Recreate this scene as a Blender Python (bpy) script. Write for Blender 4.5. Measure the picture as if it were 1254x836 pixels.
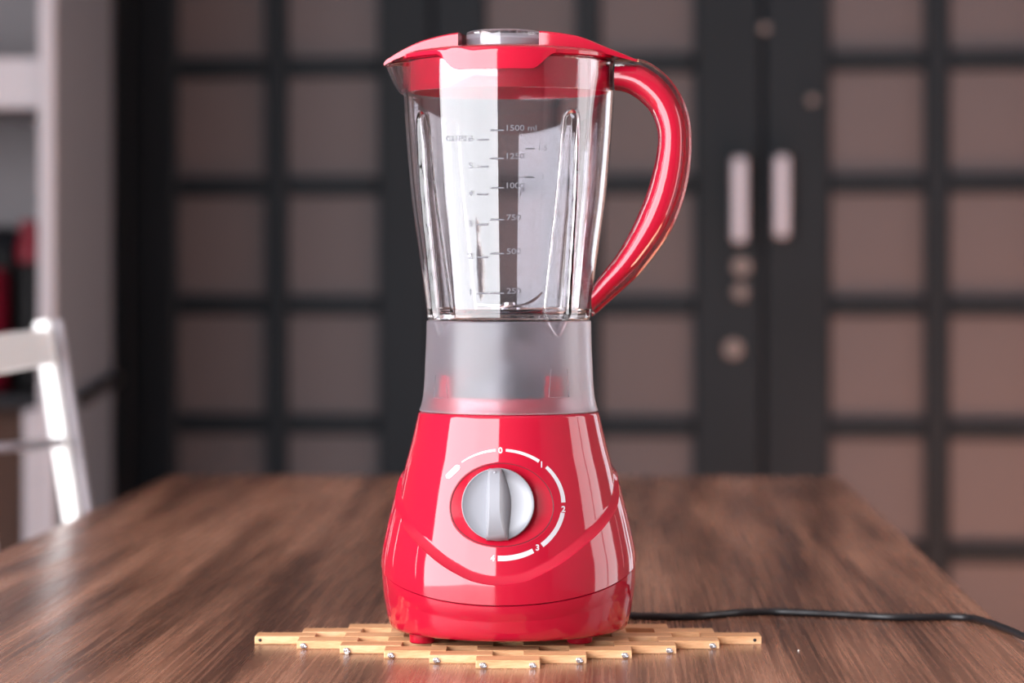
import bpy, bmesh, math, random
import numpy as np
from mathutils import Vector, Matrix

# ------------------------------------------------------------------ camera, world, lights, exposure
W, H = 1254, 836
D0 = 1.846                 # camera to the blender's axis (m)
LENS = 100.0
F = LENS / 36.0 * W        # focal length in pixels of the 1254 frame
HOR = 335.0                # image row of the horizon
TZ = 0.75                  # table top
CX, CZ = 0.0021, TZ + 0.2406
S0 = D0 / F                # metres per pixel at the blender's axis

scene = bpy.context.scene
COL = scene.collection
for o in list(bpy.data.objects):
    bpy.data.objects.remove(o, do_unlink=True)

cam_data = bpy.data.cameras.new('camera')
cam = bpy.data.objects.new('camera', cam_data)
COL.objects.link(cam)
cam.location = (CX, -D0, CZ)
cam.rotation_euler = (math.pi / 2, 0, 0)
cam_data.lens = LENS
cam_data.sensor_width = 36.0
cam_data.shift_y = -(H / 2 - HOR) / W
cam_data.clip_start = 0.05
cam_data.dof.use_dof = True
cam_data.dof.focus_distance = D0 - 0.06
cam_data.dof.aperture_fstop = 5.6
cam_data.dof.aperture_blades = 0
scene.camera = cam

scene.view_settings.view_transform = 'Standard'
scene.view_settings.look = 'None'
scene.view_settings.gamma = 1.0
scene.view_settings.use_curve_mapping = False
scene.view_settings.exposure = 0.0
scene.cycles.max_bounces = 16
scene.cycles.transmission_bounces = 16
scene.cycles.glossy_bounces = 6
scene.cycles.diffuse_bounces = 4
scene.cycles.sample_clamp_indirect = 6.0

world = bpy.data.worlds.new('world')
scene.world = world
world.use_nodes = True
world.node_tree.nodes['Background'].inputs[0].default_value = (0.75, 0.85, 1.0, 1)
world.node_tree.nodes['Background'].inputs[1].default_value = 1.0

# the room: x from RXL to RXR, y from RYF (behind the camera) to the door wall
RXL, RXR, RYF, RYB, RZ = -2.2, 2.1, -2.65, 5.6, 2.9


def window_light(name, loc, rot, sx, sy, radiance, color):
    ld = bpy.data.lights.new(name, 'AREA')
    ld.shape = 'RECTANGLE'
    ld.size, ld.size_y = sx, sy
    ld.energy = radiance * math.pi * sx * sy
    ld.color = color
    lo = bpy.data.objects.new(name, ld)
    COL.objects.link(lo)
    lo.location = loc
    lo.rotation_euler = rot
    return lo


WZ0, WZ1 = 0.10, 2.8      # tall windows
WF = (-2.32, -0.54)        # front window, x range
WL = (-2.77, -0.38)        # left window, y range
WR = (-0.35, 0.92)         # right window, y range
KEY = (0.97, 0.97, 1.0)
window_light('daylight_front', ((WF[0] + WF[1]) / 2, RYF - 0.12, (WZ0 + WZ1) / 2), (math.pi / 2, 0, 0),
             WF[1] - WF[0], WZ1 - WZ0, 12.0, KEY)
window_light('daylight_left', (RXL - 0.12, (WL[0] + WL[1]) / 2, (WZ0 + WZ1) / 2), (math.pi / 2, 0, -math.pi / 2),
             WL[1] - WL[0], WZ1 - WZ0, 13.0, KEY)
WRZ1 = 2.2                 # the right window is lower
window_light('daylight_right', (RXR + 0.12, (WR[0] + WR[1]) / 2, (WZ0 + WRZ1) / 2), (math.pi / 2, 0, math.pi / 2),
             WR[1] - WR[0], WRZ1 - WZ0, 4.0, (1.0, 0.95, 0.93))
WR_ADDED = (2.25, 3.65)         # added window, unseen, brightens door panes and chair back; the low sun comes through it onto the floor
window_light('fill_far_right', (RXR + 0.12, (WR_ADDED[0] + WR_ADDED[1]) / 2, 1.3), (math.pi / 2, 0, math.pi / 2),
             WR_ADDED[1] - WR_ADDED[0], 2.2, 2.0, (0.93, 0.96, 1.0))  # added fill light, not a known window
sun_d = bpy.data.lights.new('sun', 'SUN')
sun_d.energy = 125.0
sun_d.angle = math.radians(0.6)
sun_d.color = (1.0, 0.82, 0.68)
sun = bpy.data.objects.new('sun', sun_d)
COL.objects.link(sun)
sun.rotation_euler = Vector((-1.0, 0.06, -1.35)).to_track_quat('-Z', 'Y').to_euler()


# ------------------------------------------------------------------ helpers
def PX(px, d):
    return CX + (px - W / 2) * d / F


def PZ(py, d):
    return CZ - (py - HOR) * d / F


def zs(py):
    """height on the blender's axis plane for an image row"""
    return PZ(py, D0)


def empty(name, loc):
    o = bpy.data.objects.new(name, None)
    COL.objects.link(o)
    o.location = loc
    o.empty_display_size = 0.02
    return o


def tag(o, label=None, cat=None, group=None, kind=None):
    if label: o['label'] = label
    if cat: o['category'] = cat
    if group: o['group'] = group
    if kind: o['kind'] = kind
    return o


def world_loc(o):
    v = Vector((0, 0, 0))
    while o is not None:
        v = v + o.location
        o = o.parent
    return v


def mesh(name, verts, faces, mat, parent=None, smooth=True, origin=None, auto=None):
    """one mesh object from world-space vertices"""
    if parent is not None:
        off = world_loc(parent)
    else:
        off = Vector(origin) if origin is not None else Vector((0, 0, 0))
    me = bpy.data.meshes.new(name)
    a = np.asarray(verts, dtype=float).reshape(-1, 3) - np.array(off)
    me.from_pydata(a.tolist(), [], [tuple(int(i) for i in f) for f in faces])
    me.materials.append(mat)
    bm = bmesh.new(); bm.from_mesh(me)
    bmesh.ops.recalc_face_normals(bm, faces=bm.faces)
    bm.to_mesh(me); bm.free()
    if smooth:
        me.polygons.foreach_set('use_smooth', [True] * len(me.polygons))
    me.update()
    o = bpy.data.objects.new(name, me)
    COL.objects.link(o)
    if parent is not None:
        o.parent = parent
    else:
        o.location = off
    if auto is not None:
        me.set_sharp_from_angle(angle=math.radians(auto))
    return o


class MB:
    """collects simple shapes into one mesh"""
    def __init__(self):
        self.v, self.f = [], []

    def add(self, v, f):
        n = len(self.v)
        self.v += [tuple(p) for p in v]
        self.f += [tuple(i + n for i in q) for q in f]
        return self

    def box(self, x0, x1, y0, y1, z0, z1, bev=0.0):
        if bev <= 0:
            v = [(x, y, z) for z in (z0, z1) for y in (y0, y1) for x in (x0, x1)]
            f = [(0, 2, 3, 1), (4, 5, 7, 6), (0, 1, 5, 4), (2, 6, 7, 3), (0, 4, 6, 2), (1, 3, 7, 5)]
            return self.add(v, f)
        v, f = bevel_box(x0, x1, y0, y1, z0, z1, bev)
        return self.add(v, f)

    def tube(self, pts, r, n=12, caps=True, flat=None):
        v, f = tube(pts, r, n, caps)
        return self.add(v, f)

    def lathe(self, prof, n=32, c=(0, 0, 0)):
        v, f = lathe(prof, n, c)
        return self.add(v, f)

    def rot(self, M):
        self.v = [tuple(M @ Vector(p)) for p in self.v]
        return self

    def build(self, name, mat, parent=None, smooth=False, origin=None, auto=None):
        return mesh(name, self.v, self.f, mat, parent, smooth, origin, auto)


def bevel_box(x0, x1, y0, y1, z0, z1, b):
    """box with one chamfer on every edge: 24 vertices"""
    lo, hi = (x0, y0, z0), (x1, y1, z1)
    v, idx = [], {}
    for sx in (0, 1):
        for sy in (0, 1):
            for sz in (0, 1):
                s = (sx, sy, sz)
                for ax in range(3):
                    p = []
                    for k in range(3):
                        e = hi[k] if s[k] else lo[k]
                        p.append(e if k == ax else e + (-b if s[k] else b))
                    idx[(s, ax)] = len(v)
                    v.append(tuple(p))
    f = []
    def quad(q):
        f.append(tuple(q))
    for ax in range(3):
        a1, a2 = [(1, 2), (2, 0), (0, 1)][ax]
        for side in (0, 1):
            q = []
            for u, w in ((0, 0), (1, 0), (1, 1), (0, 1)):
                s = [0, 0, 0]; s[ax] = side; s[a1] = u; s[a2] = w
                q.append(idx[(tuple(s), ax)])
            quad(q if side else q[::-1])
    for ax in range(3):                      # edges along ax
        a1, a2 = [(1, 2), (2, 0), (0, 1)][ax]
        for u in (0, 1):
            for w in (0, 1):
                s0 = [0, 0, 0]; s0[a1] = u; s0[a2] = w
                s1 = list(s0); s1[ax] = 1
                s0, s1 = tuple(s0), tuple(s1)
                q = [idx[(s0, a1)], idx[(s1, a1)], idx[(s1, a2)], idx[(s0, a2)]]
                quad(q if (u == w) == False else q[::-1])
    for s in [(a, b_, c) for a in (0, 1) for b_ in (0, 1) for c in (0, 1)]:
        q = [idx[(s, 0)], idx[(s, 1)], idx[(s, 2)]]
        quad(q if (sum(s) % 2 == 1) else q[::-1])
    return v, f


def frame_axes(pts):
    P = [Vector(p) for p in pts]
    T = []
    for i in range(len(P)):
        a = P[max(0, i - 1)]; b = P[min(len(P) - 1, i + 1)]
        T.append((b - a).normalized())
    up = Vector((0, 0, 1)) if abs(T[0].z) < 0.9 else Vector((1, 0, 0))
    N = [(up - T[0] * up.dot(T[0])).normalized()]
    for i in range(1, len(P)):
        n = N[-1] - T[i] * N[-1].dot(T[i])
        N.append(n.normalized())
    return P, T, N


def tube(pts, r, n=12, caps=True):
    P, T, N = frame_axes(pts)
    rs = r if isinstance(r, (list, tuple)) else [r] * len(P)
    v, f = [], []
    for p, t, nn, rr in zip(P, T, N, rs):
        b = t.cross(nn)
        for k in range(n):
            a = 2 * math.pi * k / n
            v.append(p + (nn * math.cos(a) + b * math.sin(a)) * rr)
    for i in range(len(P) - 1):
        for k in range(n):
            k2 = (k + 1) % n
            f.append((i * n + k, i * n + k2, (i + 1) * n + k2, (i + 1) * n + k))
    if caps:
        f.append(tuple(range(n))[::-1])
        f.append(tuple((len(P) - 1) * n + k for k in range(n)))
    return v, f


def lathe(prof, n=32, c=(0, 0, 0)):
    """profile of (r, z), bottom to top outside; r = 0 ends close to a point"""
    v, f, rows = [], [], []
    for (r, z) in prof:
        if r < 1e-7:
            rows.append([len(v)]); v.append((c[0], c[1], c[2] + z))
        else:
            rows.append(list(range(len(v), len(v) + n)))
            for k in range(n):
                a = 2 * math.pi * k / n
                v.append((c[0] + r * math.cos(a), c[1] + r * math.sin(a), c[2] + z))
    for A, B in zip(rows[:-1], rows[1:]):
        for k in range(n):
            k2 = (k + 1) % n
            if len(A) == 1 and len(B) == 1: continue
            if len(A) == 1: f.append((A[0], B[k2], B[k]))
            elif len(B) == 1: f.append((A[k], A[k2], B[0]))
            else: f.append((A[k], A[k2], B[k2], B[k]))
    return v, f


def hermite(xs, ys):
    """monotone-ish cubic interpolation through knots"""
    xs = np.asarray(xs, float); ys = np.asarray(ys, float)
    if xs[0] > xs[-1]: xs, ys = xs[::-1], ys[::-1]
    h = np.diff(xs); dl = np.diff(ys) / h
    m = np.zeros_like(ys)
    m[0], m[-1] = dl[0], dl[-1]
    for i in range(1, len(xs) - 1):
        if dl[i - 1] * dl[i] > 0:
            w1 = 2 * h[i] + h[i - 1]; w2 = h[i] + 2 * h[i - 1]
            m[i] = (w1 + w2) / (w1 / dl[i - 1] + w2 / dl[i])
    def fn(x):
        x = np.clip(np.asarray(x, float), xs[0], xs[-1])
        i = np.clip(np.searchsorted(xs, x) - 1, 0, len(xs) - 2)
        t = (x - xs[i]) / h[i]
        return ((2 * t**3 - 3 * t**2 + 1) * ys[i] + (t**3 - 2 * t**2 + t) * h[i] * m[i]
                + (-2 * t**3 + 3 * t**2) * ys[i + 1] + (t**3 - t**2) * h[i] * m[i + 1])
    return fn


def smoothstep(a, b, x):
    t = np.clip((x - a) / (b - a), 0, 1)
    return t * t * (3 - 2 * t)


def grid_faces(rows, cols, wrap=True, base=0, flip=False):
    f = []
    for i in range(rows - 1):
        for k in range(cols if wrap else cols - 1):
            k2 = (k + 1) % cols
            q = (base + i * cols + k, base + (i + 1) * cols + k, base + (i + 1) * cols + k2, base + i * cols + k2)
            f.append(q[::-1] if flip else q)
    return f


def cyl(th, r, z):
    """theta 0 = toward the camera, positive to the right; arrays ok"""
    return np.stack([r * np.sin(th), -r * np.cos(th), z + 0 * r], -1)


# ------------------------------------------------------------------ materials
def new_mat(name):
    m = bpy.data.materials.new(name)
    m.use_nodes = True
    nt = m.node_tree
    b = nt.nodes['Principled BSDF']
    return m, nt, b


def principled(name, color, rough=0.5, metal=0.0, spec=0.5, coat=0.0, trans=0.0, ior=1.45, noise=0.0, nscale=30.0, bump=0.0):
    m, nt, b = new_mat(name)
    b.inputs['Base Color'].default_value = (*color, 1)
    b.inputs['Roughness'].default_value = rough
    b.inputs['Metallic'].default_value = metal
    b.inputs['Specular IOR Level'].default_value = spec
    b.inputs['Coat Weight'].default_value = coat
    b.inputs['Coat Roughness'].default_value = 0.03
    b.inputs['Transmission Weight'].default_value = trans
    b.inputs['IOR'].default_value = ior
    if noise > 0 or bump > 0:
        tc = nt.nodes.new('ShaderNodeTexCoord')
        nz = nt.nodes.new('ShaderNodeTexNoise')
        nz.inputs['Scale'].default_value = nscale
        nz.inputs['Detail'].default_value = 4
        nt.links.new(tc.outputs['Object'], nz.inputs['Vector'])
        if noise > 0:
            mx = nt.nodes.new('ShaderNodeMix'); mx.data_type = 'RGBA'
            mx.inputs[6].default_value = (*[c * (1 - noise) for c in color], 1)
            mx.inputs[7].default_value = (*[min(1, c * (1 + noise)) for c in color], 1)
            nt.links.new(nz.outputs['Fac'], mx.inputs[0])
            nt.links.new(mx.outputs[2], b.inputs['Base Color'])
        if bump > 0:
            bp = nt.nodes.new('ShaderNodeBump')
            bp.inputs['Strength'].default_value = bump
            bp.inputs['Distance'].default_value = 0.001
            nt.links.new(nz.outputs['Fac'], bp.inputs['Height'])
            nt.links.new(bp.outputs['Normal'], b.inputs['Normal'])
    return m


def wood(name, cols, stretch, scale=1.0, rough=(0.3, 0.45), spec=0.4, fine=True, bump=0.05, coat=0.0):
    """procedural wood; stretch = per-axis scale of the object coordinates (small along the grain)"""
    m, nt, b = new_mat(name)
    N, L = nt.nodes, nt.links
    tc = N.new('ShaderNodeTexCoord')
    mp = N.new('ShaderNodeMapping'); mp.inputs['Scale'].default_value = [s * scale for s in stretch]
    L.new(tc.outputs['Object'], mp.inputs['Vector'])
    n1 = N.new('ShaderNodeTexNoise'); n1.inputs['Scale'].default_value = 1.0
    n1.inputs['Detail'].default_value = 5; n1.inputs['Distortion'].default_value = 0.6
    L.new(mp.outputs[0], n1.inputs['Vector'])
    mp2 = N.new('ShaderNodeMapping'); mp2.inputs['Scale'].default_value = [s * scale * (20 if s > 5 else 3.5) for s in stretch]
    L.new(tc.outputs['Object'], mp2.inputs['Vector'])
    n2 = N.new('ShaderNodeTexNoise'); n2.inputs['Scale'].default_value = 1.0; n2.inputs['Detail'].default_value = 3
    L.new(mp2.outputs[0], n2.inputs['Vector'])
    mix = N.new('ShaderNodeMath'); mix.operation = 'MULTIPLY_ADD'
    L.new(n2.outputs['Fac'], mix.inputs[0]); mix.inputs[1].default_value = 0.5 if fine else 0.2
    m2 = N.new('ShaderNodeMath'); m2.operation = 'MULTIPLY_ADD'
    L.new(n1.outputs['Fac'], m2.inputs[0]); m2.inputs[1].default_value = 1.0; m2.inputs[2].default_value = -0.25 if fine else -0.1
    L.new(m2.outputs[0], mix.inputs[2])
    rp = N.new('ShaderNodeValToRGB')
    el = rp.color_ramp.elements
    n = len(cols)
    while len(el) < n: el.new(0.5)
    for i, (p, c) in enumerate(cols):
        el[i].position = p; el[i].color = (*c, 1)
    L.new(mix.outputs[0], rp.inputs[0])
    L.new(rp.outputs[0], b.inputs['Base Color'])
    mr = N.new('ShaderNodeMapRange')
    mr.inputs[3].default_value, mr.inputs[4].default_value = rough
    L.new(n2.outputs['Fac'], mr.inputs[0]); L.new(mr.outputs[0], b.inputs['Roughness'])
    b.inputs['Specular IOR Level'].default_value = spec
    b.inputs['Coat Weight'].default_value = coat
    b.inputs['Coat Roughness'].default_value = 0.12
    if bump > 0:
        bp = N.new('ShaderNodeBump'); bp.inputs['Strength'].default_value = bump; bp.inputs['Distance'].default_value = 0.001
        L.new(n2.outputs['Fac'], bp.inputs['Height']); L.new(bp.outputs['Normal'], b.inputs['Normal'])
    return m


RED = principled('red_gloss_plastic', (0.34, 0.0045, 0.021), 0.06, spec=0.6)
RED_SOFT = principled('red_satin_plastic', (0.36, 0.004, 0.019), 0.20, spec=0.35)
SEAM = principled('dark_seam', (0.10, 0.004, 0.010), 0.5)
CLEAR = principled('clear_plastic', (0.96, 0.945, 0.985), 0.02, trans=1.0, ior=1.52)
FROST = principled('frosted_plastic', (0.86, 0.825, 0.90), 0.31, trans=0.97, ior=1.40)
MARK = principled('embossed_marks', (0.12, 0.118, 0.135), 0.35, trans=0.0, spec=0.3, ior=1.46)
PRINT = principled('white_print', (0.50, 0.49, 0.52), 0.4)
SILVER = principled('silver_plastic', (0.25, 0.255, 0.28), 0.34, metal=0.15, spec=0.5)
STEEL = principled('steel', (0.62, 0.62, 0.65), 0.22, metal=1.0)
BLACK = principled('black_rubber', (0.012, 0.012, 0.014), 0.28)
DARKGREY = principled('dark_coupling', (0.03, 0.03, 0.034), 0.45)
TABLE = wood('walnut_table', [(0.33, (0.080, 0.034, 0.021)), (0.45, (0.165, 0.075, 0.046)), (0.55, (0.26, 0.122, 0.076)), (0.70, (0.38, 0.19, 0.122))],
             (22.0, 1.1, 22.0), rough=(0.17, 0.36), spec=0.5, bump=0.06)
BAMBOO = wood('bamboo', [(0.3, (0.46, 0.22, 0.095)), (0.5, (0.66, 0.36, 0.18)), (0.7, (0.80, 0.50, 0.29))],
              (8.0, 60.0, 60.0), rough=(0.35, 0.5), spec=0.35, bump=0.05)
DOORPAINT = principled('dark_gloss_paint', (0.007, 0.0095, 0.013), 0.5, spec=0.12, noise=0.3, nscale=3.0)
FROSTPANE = principled('obscure_glass', (0.066, 0.056, 0.060), 0.5, spec=0.2, noise=0.05, nscale=60.0)
WALLPAINT = principled('wall_paint', (0.22, 0.20, 0.20), 0.8, noise=0.03, nscale=6.0)
CEILPAINT = principled('ceiling_paint', (0.30, 0.30, 0.31), 0.9)
FLOORMAT = wood('floor_wood', [(0.2, (0.24, 0.12, 0.08)), (0.5, (0.36, 0.19, 0.125)), (0.8, (0.45, 0.25, 0.17))], (8.0, 0.9, 8.0), rough=(0.3, 0.45), bump=0.0)
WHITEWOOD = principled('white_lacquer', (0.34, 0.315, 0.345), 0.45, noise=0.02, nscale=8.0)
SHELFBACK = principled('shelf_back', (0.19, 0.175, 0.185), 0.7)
CHROME = principled('brushed_metal', (0.26, 0.24, 0.27), 0.40, metal=0.3)
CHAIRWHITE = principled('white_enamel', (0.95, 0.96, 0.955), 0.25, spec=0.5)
BROWNDOOR = wood('brown_cabinet', [(0.2, (0.04, 0.021, 0.016)), (0.6, (0.06, 0.034, 0.027)), (0.9, (0.08, 0.048, 0.037))], (14, 14, 1.2), bump=0.0, rough=(0.6, 0.7), spec=0.06)
DARKTOP = principled('dark_worktop', (0.012, 0.012, 0.015), 0.5, spec=0.1)
POTBLACK = principled('black_enamel', (0.012, 0.011, 0.012), 0.45, spec=0.15)
REDENAMEL = principled('red_enamel', (0.17, 0.006, 0.018), 0.4, spec=0.3)
CLOTH = principled('pale_cloth', (0.62, 0.55, 0.58), 0.85, noise=0.05, nscale=40)
CRUMB = principled('crumb', (0.75, 0.66, 0.58), 0.6)

# ------------------------------------------------------------------ the room
def struct(name, mb, mat, parent=None, **k):
    o = mb.build(name, mat, parent, **k)
    if parent is None:
        o['kind'] = 'structure'
    return o


struct('floor', MB().box(RXL, RXR, RYF, RYB, -0.1, 0.0), FLOORMAT)
struct('ceiling', MB().box(RXL, RXR, RYF, RYB, RZ, RZ + 0.1), CEILPAINT)
# wall behind the camera with the tall window
mb = MB()
mb.box(WF[1], RXR + 0.1, RYF - 0.1, RYF, 0, RZ)
mb.box(WF[0], WF[1], RYF - 0.1, RYF, 0, WZ0).box(WF[0], WF[1], RYF - 0.1, RYF, WZ1, RZ)
struct('wall_front', mb, WALLPAINT)
mb = MB()
mb.box(RXL - 0.1, RXL, WL[1], RYB, 0, RZ)
mb.box(RXL - 0.1, RXL, RYF, WL[1], 0, WZ0).box(RXL - 0.1, RXL, RYF, WL[1], WZ1, RZ)
struct('wall_left', mb, WALLPAINT)
mb = MB()
mb.box(RXR, RXR + 0.1, WR[1], WR_ADDED[0], 0, RZ).box(RXR, RXR + 0.1, WR_ADDED[1], RYB, 0, RZ)
mb.box(RXR, RXR + 0.1, WR_ADDED[0], WR_ADDED[1], 0, 0.2).box(RXR, RXR + 0.1, WR_ADDED[0], WR_ADDED[1], 2.4, RZ)
mb.box(RXR, RXR + 0.1, RYF, WR[0], 0, RZ)
mb.box(RXR, RXR + 0.1, WR[0], WR[1], 0, WZ0).box(RXR, RXR + 0.1, WR[0], WR[1], WRZ1, RZ)
struct('wall_right', mb, WALLPAINT)


def window_frame(name, a0, a1, axis, at, nmul, WZ1=WZ1):
    """frame bars of a tall window in a wall; axis 'x' or 'y' = direction along the wall"""
    def bar(m, u0, u1, z0, z1):
        if axis == 'x': m.box(u0, u1, at - 0.03, at + 0.03, z0, z1)
        else: m.box(at - 0.03, at + 0.03, u0, u1, z0, z1)
    m = MB()
    if a0 > -2: bar(m, a0, a0 + 0.03, WZ0, WZ1)
    bar(m, a1 - 0.03, a1, WZ0, WZ1)
    bar(m, a0 + 0.03, a1 - 0.03, WZ0, WZ0 + 0.05); bar(m, a0 + 0.03, a1 - 0.03, WZ1 - 0.05, WZ1)
    o = struct(name, m, WHITEWOOD)
    for k in range(1, nmul):
        u = a0 + (a1 - a0) * k / nmul
        m = MB(); bar(m, u - 0.02, u + 0.02, WZ0 + 0.05, WZ1 - 0.05)
        m.build('mullion', WHITEWOOD, o)
    return o


window_frame('window_1', WF[0], WF[1], 'x', RYF - 0.05, 1)
window_frame('window_2', WL[0], WL[1], 'y', RXL - 0.05, 1)
window_frame('window_3', WR[0], WR[1], 'y', RXR + 0.05, 2, WRZ1)
window_frame('added_window', WR_ADDED[0], WR_ADDED[1], 'y', RXR + 0.05, 2, 2.4)  # frame of the added opening that carries the fill and the sun

# ------------------------------------------------------------------ the glazed door wall (turned a little about the vertical)
ALPHA = math.radians(8.5)
DW = 6.08                                   # depth of the wall straight ahead
CA, SA = math.cos(ALPHA), math.sin(ALPHA)


def wall_u(px):
    t = (px - W / 2) / F
    return t * DW / (CA + t * SA)


def wp(u, n, z):
    """point on the door wall: u along, n toward the camera"""
    return (CX + u * CA - n * SA, DW - D0 - u * SA - n * CA, z)


class WMB(MB):
    def wbox(self, u0, u1, n0, n1, z0, z1, bev=0.0):
        m = MB().box(u0, u1, n0, n1, z0, z1, bev)
        v = [wp(*p) for p in m.v]
        return self.add(v, [q[::-1] for q in m.f])


ZB0, DZB, HB = 0.9225, 0.2555, 0.0215        # glazing bar heights, spacing, half width
ROWS = list(range(-3, 6))


def door_leaf(name, pl, pr, panes, nopen=0.0):
    uL, uR = wall_u(pl) + 0.002, wall_u(pr) - 0.002
    z0, z1 = 0.02, 2.28
    root = empty(name, wp((uL + uR) / 2, 0, 0))
    root['kind'] = 'structure'
    ps = [(wall_u(a), wall_u(b)) for a, b in panes]
    # stiles
    WMB().wbox(uL, ps[0][0], 0, 0.045, z0, z1, 0.006).build('stile', DOORPAINT, root)
    WMB().wbox(ps[-1][1], uR, 0, 0.045, z0, z1, 0.006).build('stile', DOORPAINT, root)
    for a, b in zip(ps[:-1], ps[1:]):
        WMB().wbox(a[1], b[0], 0.002, 0.042, z0, z1, 0.005).build('glazing_bar', DOORPAINT, root)
    for r in ROWS:
        zc = ZB0 + r * DZB
        if r == ROWS[0]: lo, hi, nm = z0, zc + HB, 'bottom_rail'
        elif r == ROWS[-1]: lo, hi, nm = zc - HB, z1, 'top_rail'
        else: lo, hi, nm = zc - HB, zc + HB, 'glazing_bar'
        for (a, b) in ps:
            WMB().wbox(a + 0.0005, b - 0.0005, 0.004, 0.040, lo, hi, 0.005).build(nm, DOORPAINT, root)
    for r in ROWS[:-1]:
        za, zb = ZB0 + r * DZB + HB, ZB0 + (r + 1) * DZB - HB
        for (a, b) in ps:
            WMB().wbox(a + 0.0003, b - 0.0003, 0.014, 0.020, za + 0.0003, zb - 0.0003).build('pane', FROSTPANE, root)
    return root


d1 = door_leaf('door_1', 168, 533, [(222, 330), (357, 468)])
d2 = door_leaf('door_2', 533, 935, [(598, 708), (738, 852)])
d3 = door_leaf('door_3', 935, 1345, [(1018, 1132), (1163, 1277)])
tag(d1, 'dark glazed door leaf furthest left, beside the white shelf', kind='structure')
tag(d2, 'dark glazed door leaf behind the blender with pull handle and lock', kind='structure')
tag(d3, 'dark glazed door leaf on the right with pull handle', kind='structure')

# casing and the wall around the doors
uC0, uC1, uC2 = wall_u(128), wall_u(167), wall_u(1346)
struct('trim_1', WMB().wbox(uC0, uC1, -0.02, 0.06, 0, 2.30, 0.004), DOORPAINT)
struct('trim_2', WMB().wbox(uC2, uC2 + 0.09, -0.02, 0.06, 0, 2.30, 0.004), DOORPAINT)
struct('trim_3', WMB().wbox(uC0, uC2 + 0.09, -0.02, 0.06, 2.302, 2.40, 0.004), DOORPAINT)
mb = WMB()
mb.wbox(-2.25, uC0, -0.12, 0.0, 0, RZ).wbox(uC2 + 0.09, 2.3, -0.12, 0.0, 0, RZ).wbox(uC0, uC2 + 0.09, -0.12, 0.0, 2.40, RZ)
mb.wbox(uC0, uC2 + 0.09, -0.12, -0.06, 0, 2.40)
struct('wall_back', mb, WALLPAINT)


def pull_handle(leaf, px, y0, y1):
    u = wall_u(px)
    d = DW - u * SA
    za, zb = PZ(y1, d), PZ(y0, d)
    m = WMB()
    m.wbox(u - 0.032, u + 0.032, 0.045, 0.049, za - 0.035, zb + 0.035, 0.001)
    pl = m.build('handle_plate', DOORPAINT, leaf)
    m = WMB()
    m.wbox(u - 0.015, u + 0.015, 0.085, 0.105, za, zb, 0.006)
    m.wbox(u - 0.010, u + 0.010, 0.049, 0.086, za + 0.012, za + 0.03)
    m.wbox(u - 0.010, u + 0.010, 0.049, 0.086, zb - 0.03, zb - 0.012)
    o = m.build('pull_handle', CHROME, leaf)
    tag(o, 'brushed metal vertical pull handle')


pull_handle(d2, 909, 194, 297)
pull_handle(d3, 960, 192, 291)


def wall_disc(leaf, name, px, py, r, mat, n0=0.045, n1=0.056, r2=None):
    u = wall_u(px); z = PZ(py, DW - u * SA)
    prof = [(0, n0), (r, n0), (r, n1 - 0.003), (r * 0.85, n1), (0, n1)]
    v, f = lathe(prof, 20)
    v = [wp(u + p[0], p[2], z + p[1]) for p in v]
    return mesh(name, v, f, mat, leaf, True, auto=40)


DULL = principled('dull_brass', (0.11, 0.085, 0.08), 0.45, metal=0.2)
wall_disc(d2, 'lock_cylinder', 910, 326, 0.019, DULL)
wall_disc(d2, 'lock_cylinder', 909, 357, 0.016, DULL)
wall_disc(d2, 'keyhole_cover', 900, 426, 0.020, DULL)
wall_disc(d2, 'door_viewer', 938, 37, 0.010, DULL)
wall_disc(d3, 'door_bolt', 996, 124, 0.010, DULL)

# ------------------------------------------------------------------ table (turned about 2 degrees)
def at_table(px, py, z=TZ):
    d = (CZ - z) * F / (py - HOR)
    return PX(px, d), d - D0


far_r = at_table(1030, 584); near_r = at_table(1254, 775)
ang = math.atan2(far_r[0] - near_r[0], far_r[1] - near_r[1])   # lean toward +x with depth
ang = 0.5 * (ang + 0.042)
ca, sa = math.cos(ang), math.sin(ang)
TFAR = far_r
TW, TL = 0.80, 2.25
# table frame: origin at far right corner, a = leftwards, b = toward the camera
def tp(a, b, z):
    return (TFAR[0] - a * ca - b * sa, TFAR[1] + a * sa - b * ca, z)


table = empty('dining_table', tp(TW / 2, TL / 2, 0))
tag(table, 'long brown wooden dining table the blender stands on', 'table')
table.rotation_euler.z = -ang
cz = TFAR[0] - (TW / 2) * ca - (TL / 2) * sa


def tmesh(name, mb_, mat, **k):
    """mesh given in the table's own frame (centre origin, y along the length)"""
    me_o = mesh(name, mb_.v, mb_.f, mat, None, False, (0, 0, 0), **k)
    me_o.parent = table
    return me_o


tmesh('table_top', MB().box(-TW / 2, TW / 2, -TL / 2, TL / 2, TZ - 0.03, TZ, 0.0025), TABLE)
for sx in (-1, 1):
    for sy in (-1, 1):
        x, y = sx * (TW / 2 - 0.06), sy * (TL / 2 - 0.07)
        tmesh('leg', MB().box(x - 0.03, x + 0.03, y - 0.03, y + 0.03, 0, TZ - 0.03, 0.003), TABLE)
for sx in (-1, 1):
    x = sx * (TW / 2 - 0.06)
    tmesh('apron', MB().box(x - 0.011, x + 0.011, -TL / 2 + 0.1001, TL / 2 - 0.1001, TZ - 0.11, TZ - 0.03), TABLE)
for sy in (-1, 1):
    y = sy * (TL / 2 - 0.07)
    tmesh('apron', MB().box(-TW / 2 + 0.0901, TW / 2 - 0.0901, y - 0.011, y + 0.011, TZ - 0.11, TZ - 0.03), TABLE)

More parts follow.
